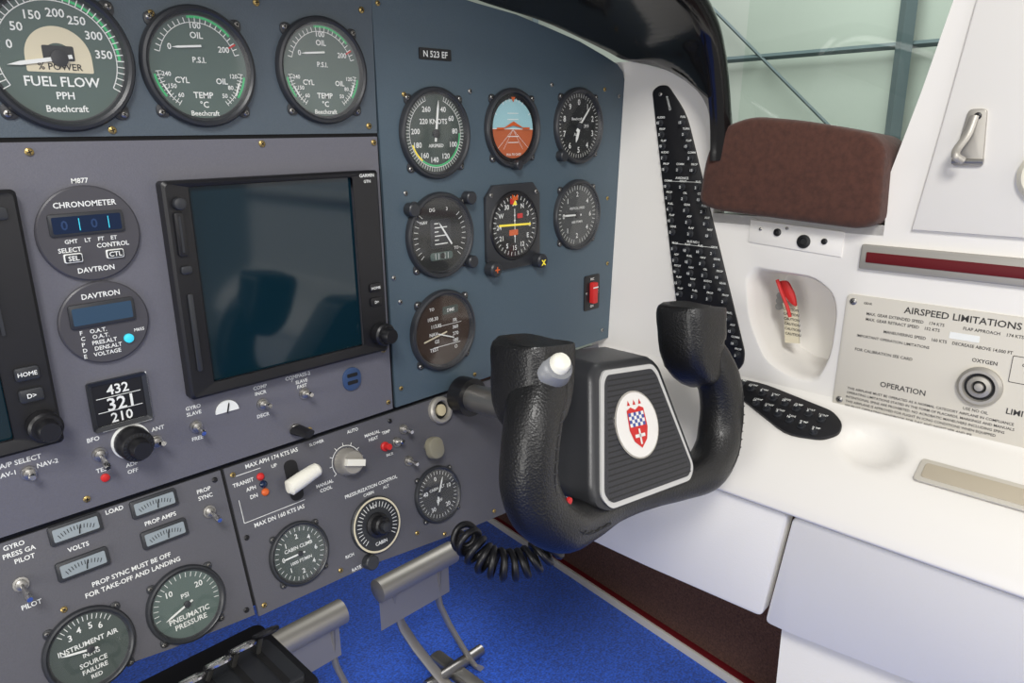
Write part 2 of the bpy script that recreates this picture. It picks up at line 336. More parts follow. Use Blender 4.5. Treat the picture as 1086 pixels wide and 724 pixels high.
g.text('NAV',u-20,v+14,3,1.4);g.text('TO',u+20,v-14,3,1.4);g.rr(u,v-20,28,7.5,3,1.2,2.4,DIALM);g.disc(u+1,v-20,3,2.5,BLK,16)
for k in (-8,-4,4,8): g.bar(u+k,v-23,u+k,v-17,.5,2.5,WHT)
g.needle(u+10,v-5,-35,22,1.6,2.6,WHT)
g.lathe([(6.5,0),(6.5,9),(5.5,10),(0,10)],(u-36,v+28),BEZ,20);g.lathe([(6.5,0),(6.5,9),(5.5,10),(0,10)],(u+36,v-30),BEZ,20);g.lathe([(6.5,0),(6.5,9),(5.5,10),(0,10)],(u+36,v+34),BEZ,20);glass(g,u,v,42)
u,v=560,-96
g=M('horizontal_situation_indicator'); oct_=[(u-30,v+44),(u+30,v+44),(u+41,v+32),(u+41,v-34),(u+30,v-46),(u-30,v-46),(u-41,v-34),(u-41,v+32)]
g.poly(oct_,0,4,BEZ,1.2); g.lathe([(37,4),(36,5.5),(34,5.5),(32,4.1)],(u,v),BLK,60); g.disc(u,v,32,4.2,DIAL)
g.ticks(u,v,28,32,0,350,36,.7,4.4,WHT); g.nums(u,v,23.5,[(i*30,t) for i,t in enumerate(['33','N','3','6','E','12','15','S','21','24','W','30'])],5,4.4)
g.bar(u-24,v+2,u+24,v,2.2,5,YEL,.4); g.bar(u,v-18,u,v+18,1,4.6,WHT); g.poly([(u-3,v+22),(u+3,v+22),(u,v+27)],5,5.4,YEL)
for k in (-11,-5.5,5.5,11): g.disc(u,v+k,1.2,4.5,WHT,10)
g.poly([(u-4,v+27),(u+4,v+27),(u+4,v+33),(u,v+30),(u-4,v+33)],5,5.6,ORG);g.rr(u-2,v-7,13,6,1,4.4,4.8,ORG); g.rr(u+8,v+10,8,5,1,4.4,4.8,RED);g.rr(u-3,v+26,7,6,1,4.4,4.8,RED)
for sx in (-1,1):
    g.lathe([(8,2),(8,12),(6.5,13.5),(0,13.5)],(u+sx*36,v-42),BEZ,24); g.text('+' if sx<0 else 'x',u+sx*36,v-42,9,13.8,ORG if sx<0 else YEL); g.screw(u+sx*34,v+34,4,2.4,STEEL)
g.disc(u,v,33,6,GLASS); g.build()
u,v=668,-94
g=gauge('vertical_speed_indicator',A,u,v,41,mat('dial_dim_grey',(74,76,76),.5)); g.ticks(u,v,29,34,-170,170,41,.6,1.4,WHT);g.nums(u,v,24,[(-90,'0'),(-45,'1'),(0,'2'),(50,'4'),(90,'6'),(-135,'1'),(180,'2'),(130,'4')],5.6,1.4)
g.text('VERTICAL SPEED',u,v+8,2.6,1.4);g.text('1000 FT/MIN',u,v-8,2.6,1.4);g.needle(u,v,-88,27,2,2,WHT);g.lathe([(4,1.2),(4,3),(0,3.4)],(u,v),BEZ,20);glass(g,u,v,41)
u,v=458,-192
g=gauge('radio_magnetic_indicator',A,u,v,42,BROWND); g.rr(u+10,v+20,20,8,1,1.2,1.8,DIALG);g.text('DME',u+10,v+20,3.4,2);g.text('TO',u-14,v+24,3,1.4)
for k in range(5): g.text(['108.30','117.95','NAV','GS','TEST'][k],u-13+(k%2)*4,v+14-k*8,3.6,1.4); g.text(['FR','360','270','180','O'][k],u+16,v+8-k*7,3.6,1.4)
g.bar(u-26,v-8,u+4,v-2,1.4,1.8,CRM,.4); g.bar(u-14,v-16,u+22,v-16,.6,1.5,WHT);g.bar(u-10,v+5,u+24,v+5,.5,1.5,WHT);g.needle(u+8,v-8,-70,20,1.2,2,WHT);glass(g,u,v,42)
# clock + OAT
CF=mat('clock_face_grey',(70,69,74),.4)
u,v=151,-62
g=M('digital_clock'); g.lathe([(32,0),(32,2.5),(31,3.2),(0,3.2)],(u,v),CF,48)
g.rr(u-1,v+7,46,15,2,3.2,4.6,BEZ,.5);g.rr(u-1,v+7,42,11,1,4.6,4.8,LCD)
for k in range(4): g.bar(u-15+k*9,v+3,u-15+k*9,v+11,.5,4.9,CYA) if k%2 else g.text('0',u-15+k*9,v+7,6,4.9,mat('lcd_segments',(34,60,100),.3))
g.text('CHRONOMETER',u,v+20,3.6,3.4);g.text('GMT    LT    FT    ET',u,v-4,2.6,3.4);g.text('SELECT',u-14,v-9.5,3,3.4);g.text('CONTROL',u+13,v-8.5,3,3.4)
for x,t in ((-13,'SEL'),(13,'CTL')): g.rr(u+x,v-15,11,6,1,3.2,5.2,WHT,.3);g.rr(u+x,v-15,10,5,1,5,5.5,BEZ,.3);g.text(t,u+x,v-15,3.2,5.6)
g.text('DAVTRON',u,v-24,3.4,3.4); g.build()
u,v=151,-124
g=M('air_temperature_voltmeter'); g.lathe([(29,0),(29,2.5),(28,3.2),(0,3.2)],(u,v),CF,48)
g.rr(u-1,v+7,42,17,2,3.2,4.8,BEZ,.5);g.rr(u-1,v+7,38,12,1,4.8,5,mat('lcd_steel_blue',(50,74,96),.2)); g.text('DAVTRON',u,v+20,3.6,3.4)
for k,t in enumerate(['F    O.A.T.','C    O.A.T.','P    PRES.ALT','D    DENS.ALT','E    VOLTAGE']): g.text(t,u-17,v-4.5-k*4.2,2.8,3.4,al='l')
g.lathe([(3.2,3),(3.2,5),(0,6)],(u+13,v-14),CYA,20); g.text('M655',u+21,v-9,2.2,3.4,al='c'); g.build()
g=M('drum_counter_window'); o=rrect(152,-184,40,37,2);i=rrect(152,-184,34,31,1); g.ring(o,i,0,3,BEZ,1.5); g.poly(i,0,.6,BLK); g.bar(172.5,-166,172.5,-202,.8,.3,WHT);g.bar(138,-203.5,172,-203.5,.8,.3,WHT)
for k,(t,h) in enumerate((('432',7),('321',9.5),('210',7))):
    y=-184+(1-k)*10.5; g.text(t,152,y,h,1.0 if k!=1 else 2); g.bar(137,y-5.2,167,y-5.2,.5,1.0,WHT)
g.build()
g=M('rotary_tuning_knob'); u,v=155,-216
g.lathe([(13.5,0),(13.5,1),(10,1.5)],(u,v),WHT,40)
g.lathe([(12,1),(12.5,3),(12,14),(10.5,16),(8,16.5),(7.5,16.5),(7,24),(6,25.5),(0,25.5)],(u,v),BLK,24,)
g.ticks(u,v,8.5,10.5,0,345,24,.8,16.9,BEZ); g.build()
g=M('usb_socket_plate'); g.rr(347,-216,19,22,9,0,2,mat('usb_blue_grey',(50,72,108),.4),.5);g.rr(347,-212,11,3.4,1,2,2.4,DARK);g.rr(347,-219,11,3.4,1,2,2.4,DARK);g.build()
g=M('lock_knob'); g.lathe([(5,0),(5,3),(4,4)],(286,-247),STEEL,20);g.tube([(286,-247,2),(290,-248,18)],[(7,4.5),(6,3.5)],BLK,12,up=(1,0,0));g.build()
# ------------------------------------------------------------------ displays
def display(name,x0,x1,z0,z1,sx0,sx1,sz0,sz1,D=9):
    g=M(name); cu,cv=(x0+x1)/2,(z0+z1)/2; o=rrect(cu,cv,x1-x0,z1-z0,3); sc=rrect((sx0+sx1)/2,(sz0+sz1)/2,sx1-sx0,sz1-sz0,1.5)
    o2=rrect(cu,cv,x1-x0-4,z1-z0-4,3)
    g.ring(o,o2,0,D-1.5,BLK,D); g.ring(o2,sc,D-1,D,BLK,D-1.5)
    g.poly(sc,D-5.2,D-4.6,SCR)
    return g
g=display('multifunction_display',199,383,-194,-30,218,357,-184,-35,11)
g.rr(209,-46,9,9,4.4,11,15,BEZ,1);g.rr(207.5,-68,7,32,2,11,12.6,BLK,.6);g.rr(207.5,-68,1.6,26,.5,12.6,13,BEZ);g.rr(208,-94,8,6,2,11,12.5,BEZ,.6);g.rr(208,-142,4,60,1.5,11,12.2,BEZ,.4)
g.text('GARMIN',371,-34,2.8,11.1);g.text('GTN',371,-39,2.4,11.1)
g.rr(372,-133,12,8,2,11,12.4,BLK,.6);g.rr(372,-146,12,8,2,11,12.4,BLK,.6);g.text('HOME',372,-133,2.4,12.6);g.text('D>',372,-146,2.4,12.6)
g.lathe([(10,11),(10.5,13),(10.5,20),(9,21.5),(7,21.5),(7,29),(6,30.5),(0,30.5)],(374,-176),BLK,28)
for i in range(10): g.ticks(374,-176,7.2,9,i*36,i*36,1,1,21.7,BEZ)
g.build()
g=display('navigation_radio',-80,112,-200,-30,-60,84,-190,-36,9)
g.rr(98,-44,14,8,2,9,11,BEZ,.6);g.rr(98,-147,14,9,2,9,11,BEZ,.6);g.text('HOME',98,-147,2.8,11.2);g.rr(98,-162,14,9,2,9,11,BEZ,.6);g.text('D>',98,-162,3,11.2);g.rr(90,-90,2,60,1,9,10,BEZ)
g.lathe([(10,9),(10.5,11),(10.5,18),(9,19.5),(7,19.5),(7,27),(6,28.5),(0,28.5)],(101,-184),BLK,28)
g.build()
# ------------------------------------------------------------------ sub-panel instruments
def small(name,u,v,R,dial,items,txts,nd,tick=(-130,130,27)):
    g=gauge(name,B,u,v,R,dial,ears=True); k=R/41.5
    g.ticks(u,v,29*k,34*k,tick[0],tick[1],tick[2],.45,1.4,WHT); g.nums(u,v,23*k,items,6*k,1.4)
    for t,dy,h in txts: g.text(t,u,v+dy*k,h*k,1.4)
    for a,L in nd: g.needle(u,v,a,L*k,2*k,2,WHT)
    g.lathe([(3.6*k,1.2),(3.6*k,3),(0,3.4)],(u,v),BEZ,16); glass(g,u,v,R)
small('instrument_air_gauge',99,-94,30,DIALG,[(-38,'3'),(-14,'4'),(12,'5'),(35,'6')],[('INSTRUMENT AIR',7,4.8),('IN.HG',-4,4),('SOURCE',-13,4.6),('FAILURE',-20,4.4),('RED',-27,4)],[(-80,26)],(-45,45,13))
small('pneumatic_pressure_gauge',168,-93,30,DIALM,[(-40,'10'),(45,'20')],[('PSI',10,5),('PNEUMATIC',-12,5.5),('PRESSURE',-20,5.5)],[(-110,26)],(-100,100,21))
small('cabin_climb_gauge',266,-93,28,DIALG,[(-90,'0'),(-45,'1'),(0,'2'),(45,'4'),(90,'6'),(-135,'1'),(180,'2'),(135,'4')],[('CABIN CLIMB',9,4.6),('1000 FT/MIN',-9,4)],[(-90,26)],(-175,175,31))
small('cabin_altitude_gauge',422,-96,29,DIAL,[(0,'0'),(72,'10'),(144,'20'),(216,'30'),(288,'40')],[('CABIN ALT',9,4),('DIFF',-9,4)],[(30,26),(200,16)],(0,350,36))
g=M('pressurization_controller',B); u,v=345,-98
g.lathe([(27,0),(27,2),(26,3),(22,3.4),(22,3.5),(0,3.5)],(u,v),BEZ,48); g.arc(u,v,25,1.8,0,360,3.6,CRM,48);g.ticks(u,v,17,22,-130,130,27,.6,3.8,WHT)
g.text('CABIN',u,v-17,3.2,3.8);g.text('ALT',u,v+18,2.6,3.8);g.lathe([(12,3.5),(12,5),(9,6),(8.5,14),(7,15.5),(0,15.5)],(u,v),BLK,32);g.lathe([(4.5,15.5),(4.5,20),(0,21)],(u,v),BEZ,20)
g.lathe([(7,0),(7,8),(6,9),(0,9)],(u-16,v-30),BEZ,20); g.build()
g=M('temperature_selector_knob',B); u,v=330,-31
g.arc(u,v,15,.6,-120,120,.2,WHT);g.ticks(u,v,15,18,-120,120,9,.6,.2,WHT)
g.lathe([(13,0),(13,1.5),(12,3),(11.5,11),(10,13),(0,13)],(u,v),ALU,32); g.bar(u-9,v+3,u+9,v-3,6,12.5,IVORY,5); g.ticks(u,v,11.6,13,0,345,24,1,2,CHR); g.build()
g=M('flap_lever',B); u,v=278,-31
g.rr(u-2,v+1,12,36,5,0,1.2,DARK); g.tube([(u,v,0),(u,v+3,16)],3,STEEL,12)
g.tube([(u-17,v,18),(u-15,v,18),(u-4,v+3,18),(u+8,v+6,18),(u+13,v+7,18),(u+15,v+7.5,18)],[4,7,7,6.5,6,4],IVORY,18); g.build()
g=M('control_lock_ring',B); u,v=446,-14
g.lathe([(14,0),(14,4),(12.5,6),(10,6),(9,3),(9,1)],(u,v),ALU,36); g.disc(u,v,9,1.2,DARK,24); g.lathe([(6,1),(6,4),(0,5)],(u,v),BUFF,24); g.build()
g=M('parking_brake_knob',B); u,v=421,-46
g.lathe([(4,0),(4,10)],(u,v),STEEL,16); g.rr(u,v,18,22,8,10,18,mat('knob_olive_grey',(128,124,108),.4),2); g.build()
# ------------------------------------------------------------------ throttle quadrant at lower left (pedestal standing on the floor)
g=M('throttle_quadrant_pedestal',WORLD)
g.poly(rrect(148,-75,150,100,8),-FLOOR,-396,BLK,3); g.poly(rrect(148,-88,132,60,4),-396,-390,BEZ,1)
for i,x in enumerate((100,120,140,160,180,200)):
    g.poly(rrect(x,-88,5,56,2),-390,-389,DARK)
    g.tube([(x,-70,-390),(x,-96+i*3,-366)],1.8,STEEL,10)
    g.tube(catmull([(x-6,-96+i*3,-366),(x-7,-108+i*3,-358),(x,-114+i*3,-354),(x+7,-108+i*3,-358),(x+6,-96+i*3,-366),(x-6,-96+i*3,-366)],24),2,CHR if i in(2,3,4) else BLK,8)
g.tube([(80,-128,-398),(216,-128,-398)],5,BLK,12)
g.build()
# ------------------------------------------------------------------ pedals
def pedal(x,y,z,L,R_):
    g=M('rudder_pedal',WORLD)
    g.tube([(x-L-2,y,z),(x-L,y,z),(x+R_,y,z),(x+R_+2,y,z)],[10,15,15,10],ALU,20)
    g.poly([(x-L+4,y+4),(x+R_-4,y+4),(x+R_-14,y+14),(x-L+14,y+14)],z-62,z+4,ALU,1)
    for sx in (-1,1): g.tube(catmull([(x+sx*36,y+8,z-10),(x+8+sx*32,y+12,z-80),(x+36+sx*26,y-25,-FLOOR+10),(x+40+sx*26,y-40,-FLOOR+4)],10),[(10,4)]*10,ALU,10)
    g.poly(rrect(x+36,y-50,20,150,6),-FLOOR,-FLOOR+12,STEEL,2)
    g.tube([(x-14,y-20,-FLOOR+12),(x+86,y-20,-FLOOR+12)],8,STEEL,14)
    g.build()
pedal(502,120,-545,66,56);pedal(337,120,-546,46,48)
# ------------------------------------------------------------------ yoke
ro=math.radians(8.7); Y=Fr((477,-220,-238),(math.cos(ro),0,-math.sin(ro)),(math.sin(ro),0,math.cos(ro)),(0,-1,0))
g=M('control_yoke',Y)
path=[(-113,60,-13),(-115,52,-9),(-123,40,-1),(-133,24,7),(-138,0,11),(-137,-22,13),(-128,-42,17),(-106,-58,20),(-72,-64,14),(-34,-64,8),(0,-64,6),(34,-64,8),(72,-63,12),(106,-57,18),(128,-41,17),(137,-22,13),(138,0,11),(133,24,7),(123,42,-1),(115,56,-9),(113,66,-13)]
rad=[(18,18),(21,20),(22,20),(20,20),(20,19.5),(20,20.5),(20,21),(20,19.5),(19,16),(18,14),(18,14)]; rad=rad+rad[-2::-1]
pp=catmull(path,110); rr_=[]
for i in range(110):
    t=i/109*20; k=min(int(t),19); f=t-k; rr_.append((rad[k][0]*(1-f)+rad[k+1][0]*f,rad[k][1]*(1-f)+rad[k+1][1]*f))
g.tube(pp,rr_,LEA,28,up=(0,0,1),sq=2.3)
for sx,top,a_,b_,du in ((-1,76,27,26,-6),(1,97,26,32,-8)):
    q=catmull([(sx*110+du,top,-16),(sx*110+du,top-2,-16),(sx*110+du,top-8,-15),(sx*111+du,top-26,-12),(sx*113+du,top-42,-9),(sx*118+du*.6,top-54,-4),(sx*124,top-62,0)],14)
    pr=[(.6,.6),(.84,.84),(.96,.96),(1,1),(1.02,1.02),(1.02,1.02),(1.0,1.0),(1,1),(.98,.98),(.95,.95),(.9,.88),(.84,.8),(.76,.7),(.6,.55)]
    g.tube(q,[(a_*x,b_*y) for x,y in pr],LEA,32,up=(0,0,1),sq=3.4)
    rng=(14,46) if sx<0 else (66,96)
    s_=[Vector((p_.x+6,p_.y,p_.z+r_[0]*.955+.2)) for p_,r_ in zip(pp[rng[0]:rng[1]],rr_[rng[0]:rng[1]])]
    g.tube(s_,.9,THREAD,6)
    for p_ in s_[::2]: g.tube([p_+Vector((-2.4,0,.3)),p_+Vector((2.4,1.2,.3))],.6,HUBG,5)
# hub
def hz(x,y,d): return (x,y,d+(9-y*.40))
def hubloft(pts,w0,w1,m,bev=0):
    n=len(pts); vs=[hz(x,y,w0) for x,y in pts]+[hz(x,y,w1-bev) for x,y in pts]+[hz(x*(1-bev*.25/60),y*(1-bev*.25/55),w1-bev*.3) for x,y in pts]+[hz(x*(1-bev/60),y*(1-bev/55),w1) for x,y in pts]
    fs=[(r*n+a,r*n+(a+1)%n,(r+1)*n+(a+1)%n,(r+1)*n+a) for r in range(3) for a in range(n)]+[tuple(range(3*n,4*n)),tuple(range(n-1,-1,-1))]
    g.add(vs,fs,m)
hub=[(-40,52),(40,52),(50,44),(76,-38),(74,-50),(60,-56),(-60,-56),(-74,-50),(-76,-38),(-50,44)]
hubloft(smoothpoly(hub),-50,0,HUBG,6)
hubloft(smoothpoly([(-35,47),(35,47),(41.5,41),(68.5,-42),(59,-52),(-59,-52),(-68.5,-42),(-41.5,41)]),0,1.6,TRIMS,0); hubloft(smoothpoly([(-32,43.5),(32,43.5),(37.5,38),(64,-40.5),(57,-48),(-57,-48),(-64,-40.5),(-37.5,38)]),1.6,2.2,HUBF,0)
for k in range(22): 
    y=40-k*4; hw=33+(43-y)*.32
    if y>-45: g.add([hz(-hw,y,2.4),hz(hw,y,2.4),hz(hw,y-1.2,2.4),hz(-hw,y-1.2,2.4)],[(0,1,2,3)],BLK)
def hub2(pts,d,m): g.add([hz(x-4,y,d) for x,y in pts],[tuple(range(len(pts)))],m)
ell=[(-2+29*math.cos(t*math.pi/20),3+25*math.sin(t*math.pi/20)) for t in range(40)]; ell2=[((x+2)*1.05-6,(y-3)*1.05+3) for x,y in ell]
hubloft(ell2,2,3.2,CHR);hub2(ell,3.5,WHITE)
sh=[(-14,15),(-8,17),(-2,14.5),(4,17),(10,15),(11,0),(7,-9),(-2,-15),(-11,-9),(-15,0)]
hub2(sh,3.8,RED)
for i in range(6):
    for j in range(4):
        x,y=-13+i*3.6,2+j*2.7
        hub2([(x,y),(x+3.6,y),(x+3.6,y+2.7),(x,y+2.7)],4.0,(mat('crest_blue',(60,80,150),.5) if (i+j)%2 else WHITE))
hub2([(-3.2,0),(-.8,0),(-.8,-12),(-3.2,-12)],4.1,WHITE);hub2([(-9,-4),(5,-4),(5,-6.5),(-9,-6.5)],4.1,WHITE)
for k,x in enumerate((-10,-2,6)): hub2([(x-2,18.5),(x+2,18.5),(x,22.5)],3.8,RED)
# column shaft to the panel
g.tube([(0,-14,-20),(0,-16,-70)],[32,26],HUBG,28,up=(0,1,0)); g.tube([(0,-18,-60),(0,-26,-216)],14,STEEL,24,up=(0,1,0)); g.tube([(0,-25,-194),(0,-26,-212)],[20,20],BLK,24,up=(0,1,0))
# switch housing on the left horn + buttons
g.tube([(-121,52,0),(-122,60,12),(-123,64,16),(-123.5,65,17.5)],[(17,14),(15,13),(12,11),(8,7)],GRAYP,20,up=(1,0,0)); g.tube([(-123,63,15),(-123.5,67,19),(-124,69,21),(-124,69.5,21.5)],[8,7.5,6,3],IVORY,20,up=(1,0,0))
g.lathe([(2.8,0),(2.8,2),(0,2.5)],(-113,-33,30),RED,16)
g.build(ang=50)
# coiled cord
g=M('coiled_cord',WORLD); base=catmull([(452,-20,-412),(430,-50,-405),(395,-95,-362),(396,-125,-374),(420,-145,-380),(448,-160,-366),(475,-185,-335)],240)
pts=[]
for i,b in enumerate(base):
    t=(base[min(i+1,239)]-base[max(i-1,0)]).normalized(); a=Vector((0,1,0)); a=(a-t*a.dot(t)).normalized(); c=t.cross(a); ph=i/239*2*math.pi*20
    e=max(0,min(1,(i-66)/14,(239-i)/14)); pts.append(b+(a*math.cos(ph)+c*math.sin(ph))*12*e)
g.tube(catmull(pts,900),3.2,BLK,8); g.build(ang=60)
# ------------------------------------------------------------------ glareshield
back=[(-150,0,178),(100,0,174),(300,0,162),(400,0,140),(515,0,122),(616,0,110),(714,0,90),(748,-6,80),(756,-60,66),(755,-116,33),(752,-130,-5),(750,-132,-32)]
front=[(-150,-140,190),(100,-140,186),(300,-140,172),(450,-140,156),(560,-140,141),(639,-140,117),(680,-140,92),(697,-140,68),(708,-140,40),(716,-140,12),(720,-140,-10),(722,-140,-32)]
bp=catmull(back,70);fp=catmull(front,70)
g=M('glareshield',WORLD); vs=[];n=70
for i in range(n):
    b,f=bp[i],fp[i]; t=(fp[min(i+1,n-1)]-fp[max(i-1,0)]); t.y=0;t.normalize(); o=Vector((-t.z,0,t.x)); 
    if o.z<0 and i<30: o=-o
    o=o if (o.x>=-.2) else -o
    R=15
    ring=[b,b*.5+f*.5+Vector((0,0,0)),f]
    for k in range(1,8):
        a=math.pi*k/8; ring.append(f+o*R*(1-math.cos(a))+Vector((0,-1,0))*R*math.sin(a))
    ring+=[f+o*2*R,b+o*(2*R)+Vector((4,0,0))]
    vs+=[tuple(q) for q in ring]
K=len(ring); fs=[(i*K+k,i*K+(k+1)%K,(i+1)*K+(k+1)%K,(i+1)*K+k) for i in range(n-1) for k in range(K)]+[tuple(range(K)),tuple(range((n-1)*K,n*K))]
g.add(vs,fs,GLOSS); g.build(ang=50)
# ------------------------------------------------------------------ right side wall
g=M('wall_right',W)
g.poly([(-25,-90),(-25,80),(10,79),(60,66),(100,45),(116,32),(130,-10),(134,-90)],-25,0,WHITE)
g.poly([(316,-90),(313,-46),(330,30),(344,103),(372,260),(1000,260),(1000,-90)],-25,0,WHITE)
g.poly([(341,-92),(352,0),(363,101),(390,262),(1000,262),(1000,-92)],0,5,WHITE,2)
g.poly([(134,-90),(316,-90),(316,-100),(134,-100)],-60,0,WHITE)
N=64; hole=smoothpoly([(184,-160),(192,-147),(255,-149),(275,-162),(281,-180),(281,-225),(270,-254),(244,-255),(214,-243),(190,-200)],3)
def samp(poly_,N):
    L=[0];n=len(poly_)
    for i in range(n): L.append(L[-1]+(Vector(poly_[(i+1)%n])-Vector(poly_[i])).length)
    out=[]
    for k in range(N):
        d=L[-1]*k/N; i=max(j for j in range(n) if L[j]<=d+1e-9); f=(d-L[i])/(L[i+1]-L[i]); a,b=Vector(poly_[i]),Vector(poly_[(i+1)%n]); out.append(a+(b-a)*f)
    return out
hr=samp(hole,N); c=Vector((236,-200)); 
def torect(d,x0,x1,y0,y1):
    t=1e9
    for comp,lo,hi in ((d.x,x0-c.x,x1-c.x),(d.y,y0-c.y,y1-c.y)):
        if comp>1e-9: t=min(t,hi/comp)
        elif comp<-1e-9: t=min(t,lo/comp)
    return c+d*t
ring0=[torect((q-c).normalized(),150,310,-268,-100) for q in hr]
def sc(q,k,wv): p_=c+(q-c)*k; return (p_.x,p_.y,wv)
R0=[(q.x,q.y,0) for q in ring0];R1=[sc(q,1.10,0) for q in hr];R2=[sc(q,1.05,-.8) for q in hr];R3=[sc(q,1.0,-5) for q in hr];R35=[sc(q,.97,-14) for q in hr];R4=[sc(q,.93,-62) for q in hr];R5=[sc(q,.85,-70) for q in hr]
vs=R0+R1+R2+R3+R35+R4+R5; fs=[(r*N+a,r*N+(a+1)%N,(r+1)*N+(a+1)%N,(r+1)*N+a) for r in range(6) for a in range(N)]+[tuple(range(6*N,7*N))]
g.add(vs,fs,WHITE)
def quad(x0,x1,y0,y1,wv=0): g.add([(x0,y0,wv),(x1,y0,wv),(x1,y1,wv),(x0,y1,wv)],[(0,1,2,3)],WHITE)
quad(-25,150,-270,-90);quad(310,1000,-270,-90);quad(150,310,-270,-268);quad(150,310,-100,-90)
for cx,cy in ((150,-268),(310,-268),(310,-100),(150,-100)):
    dd=(Vector((cx,cy))-c); an=math.atan2(dd.y,dd.x)
    near=sorted(ring0,key=lambda q:abs((math.atan2((q-c).y,(q-c).x)-an+math.pi)%(2*math.pi)-math.pi))[:2]
    g.add([(cx,cy,0),(near[0].x,near[0].y,0),(near[1].x,near[1].y,0)],[(0,1,2)],WHITE)
g.build(ang=40)
g=M('side_ledge_armrest',WORLD)
prof=catmull([(738,0,-262),(735,0,-268),(731,0,-275),(718,0,-282),(686,0,-300),(662,0,-320),(646,0,-341),(639,0,-354),(640,0,-362),(665,0,-366)],48)
ys=[25-(1025/160)*i for i in range(161)]; vs=[];P_=len(prof)
for y in ys:
    for q in prof:
        d=math.hypot((y+345)/30,(q.x-697)/20); dip=9*(1-d*d)**.6 if d<1 else 0   # shallow moulded dish
        vs.append((q.x+dip*.5,y,q.z-dip*.87))
fs=[(i*P_+k,i*P_+k+1,(i+1)*P_+k+1,(i+1)*P_+k) for i in range(160) for k in range(P_-1)]
g.add(vs,fs,WHITE); g.build(ang=60,recalc=False)
LP=Fr((645,0,-364),(0,-1,0),(-.12,0,.993),(-.993,0,-.12))
g=M('lower_side_panel_fwd',LP)  # forward lower side panel, ends above the floor
g.poly(smoothpoly([(-60,-2),(293,-2),(269,-141),(120,-146),(-60,-146)],4,7),-16,0,WHITE2,2); g.build(ang=25)
g=M('lower_side_panel_aft',LP)  # aft lower side panel, ends above the floor
g.poly(smoothpoly([(298,-2),(1000,-2),(1000,-120),(480,-130),(300,-146),(273,-146)],4,7),-16,0,WHITE2,2); g.build(ang=25)
g=M('kick_panel',WORLD)
g.poly([(875,450),(895,450),(895,-1000),(700,-1000)],-FLOOR,-370,BCARP)
g.poly([(680,-285),(860,-285),(860,-1000),(680,-1000)],-FLOOR,-505,WHITE2,3)
g.build()
g=M('trim_1',WORLD)
TC=mat('trim_cream',(200,196,188),.5)
for x0,x1,z1,m in ((824,834,-706,TC),(812,824,-707,MAROON),(807,812,-708,TC)): g.poly([(x0+58,450),(x1+58,450),(x1-46,-350),(x0-46,-350)],-FLOOR,z1,m,1)
g.build()
g=M('window_1',W); g.poly([(120,-88),(120,210),(380,290),(360,103),(330,-88)],-66,-62,WGLASS); g.build()
g=M('suede_armrest_pad',W)
pad=smoothpoly([(126,-80),(130,-30),(142,0),(178,12),(240,6),(300,-6),(313,-18),(317,-86),(300,-94),(150,-86)],4)
g.poly(pad,-50,24,SUEDE,7)
g.build(ang=60)
# ------------------------------------------------------------------ side wall fittings
g=M('circuit_breaker_panel',W)
out=[(42,44),(50,50),(62,50),(90,18),(190,-240),(190,-254),(183,-264),(140,-270),(114,-260),(92,-174)]
g.poly(smoothpoly(out,3),0,2.5,BLK,.8)
def edgeL(v): return 42+(44-v)/218*50 if v>-174 else 92+(-174-v)/84*22
def edgeR(v): return 90+(18-v)/258*98 if v<18 else 62+(50-v)/32*28
row=0;v=8
while v>-257:
    l,r=edgeL(v)+7,edgeR(v)-7; n=2 if v>-40 else (3 if v>-130 else 4)
    if row%6==5: g.bar(l-2,v,r+2,v,.4,2.7,WHT); g.text('AVIONICS' if v>-100 else 'BUS NO.1',(l+r)/2,v+4,2.6,2.7); v-=6; row+=1; continue
    for i in range(n):
        u=l+(r-l)*(i/(n-1)); g.lathe([(4,2.5),(4,4),(2.8,4.2),(2.6,8),(0,8.4)],(u,v),BEZ,12); g.text(random.choice(['5','10','2','15']),u,v,2.8,8.6)
        g.text(random.choice(['COMM','NAV','ADF','XPDR','FLAP','GEAR','TURN','PITOT','AUDIO','PROP','FUEL','OIL']),u,v+6.5,2.3,2.7)
    v-=13;row+=1
g.text('AVIONICS',66,30,2.6,2.7,rot=-1.2); g.screw(54,40,2.5,2.4,STEEL);g.screw(176,-256,2.5,2.4,STEEL);g.screw(122,-254,2.5,2.4,STEEL)
g.build()
vv=Vector((32,0,18)).normalized(); nw=Vector((-vv.z,0,vv.x))
SL=Fr((718,0,-281),(0,-1,0),tuple(vv),tuple(nw))
g=M('switch_subpanel',SL)
g.poly(smoothpoly([(178,16),(215,19),(298,4),(312,-8),(314,-22),(302,-34),(268,-40),(205,-10),(183,0)],3),0,3.5,BLK,.8)
for i in range(8):
    for j in range(2):
        u=194+i*14; v=9-i*2.9-j*14-(0 if j==0 else i*.6)
        if j==1 and i<2: continue
        g.lathe([(4.2,3.5),(4.2,5),(2.8,5.2),(2.6,9),(0,9.5)],(u,v),BEZ,12); g.text(random.choice(['5','10','25']),u,v,2.8,9.6); g.text(random.choice(['LIGHT','PUMP','HEAT','TAXI']),u,v+6.5,2.3,3.7)
g.build()
g=M('red_tag_key_hook',W)
g.poly(smoothpoly([(206,-160),(216,-158),(226,-172),(230,-186),(222,-182),(212,-172)],3),-30,-26,RED,1);g.tube(catmull([(208,-158,-20),(214,-168,-18),(224,-186,-18),(228,-196,-18)],12),2,RED,8)
g.poly([(212,-180),(228,-184),(236,-226),(220,-228)],-34,-32,CRM)
for k in range(6): g.text('CAUTION',222+k*1.2,-190-k*5.4,2.8,-31.6,TXTD)
for k in range(3): g.lathe([(4,0),(4,3),(0,3)],(210,-176-k*6,-30),STEEL,14)
g.build()
g=M('limitations_placard',W)
g.rr(388,-218,194,118,5,0,1.6,PLAC,.5)
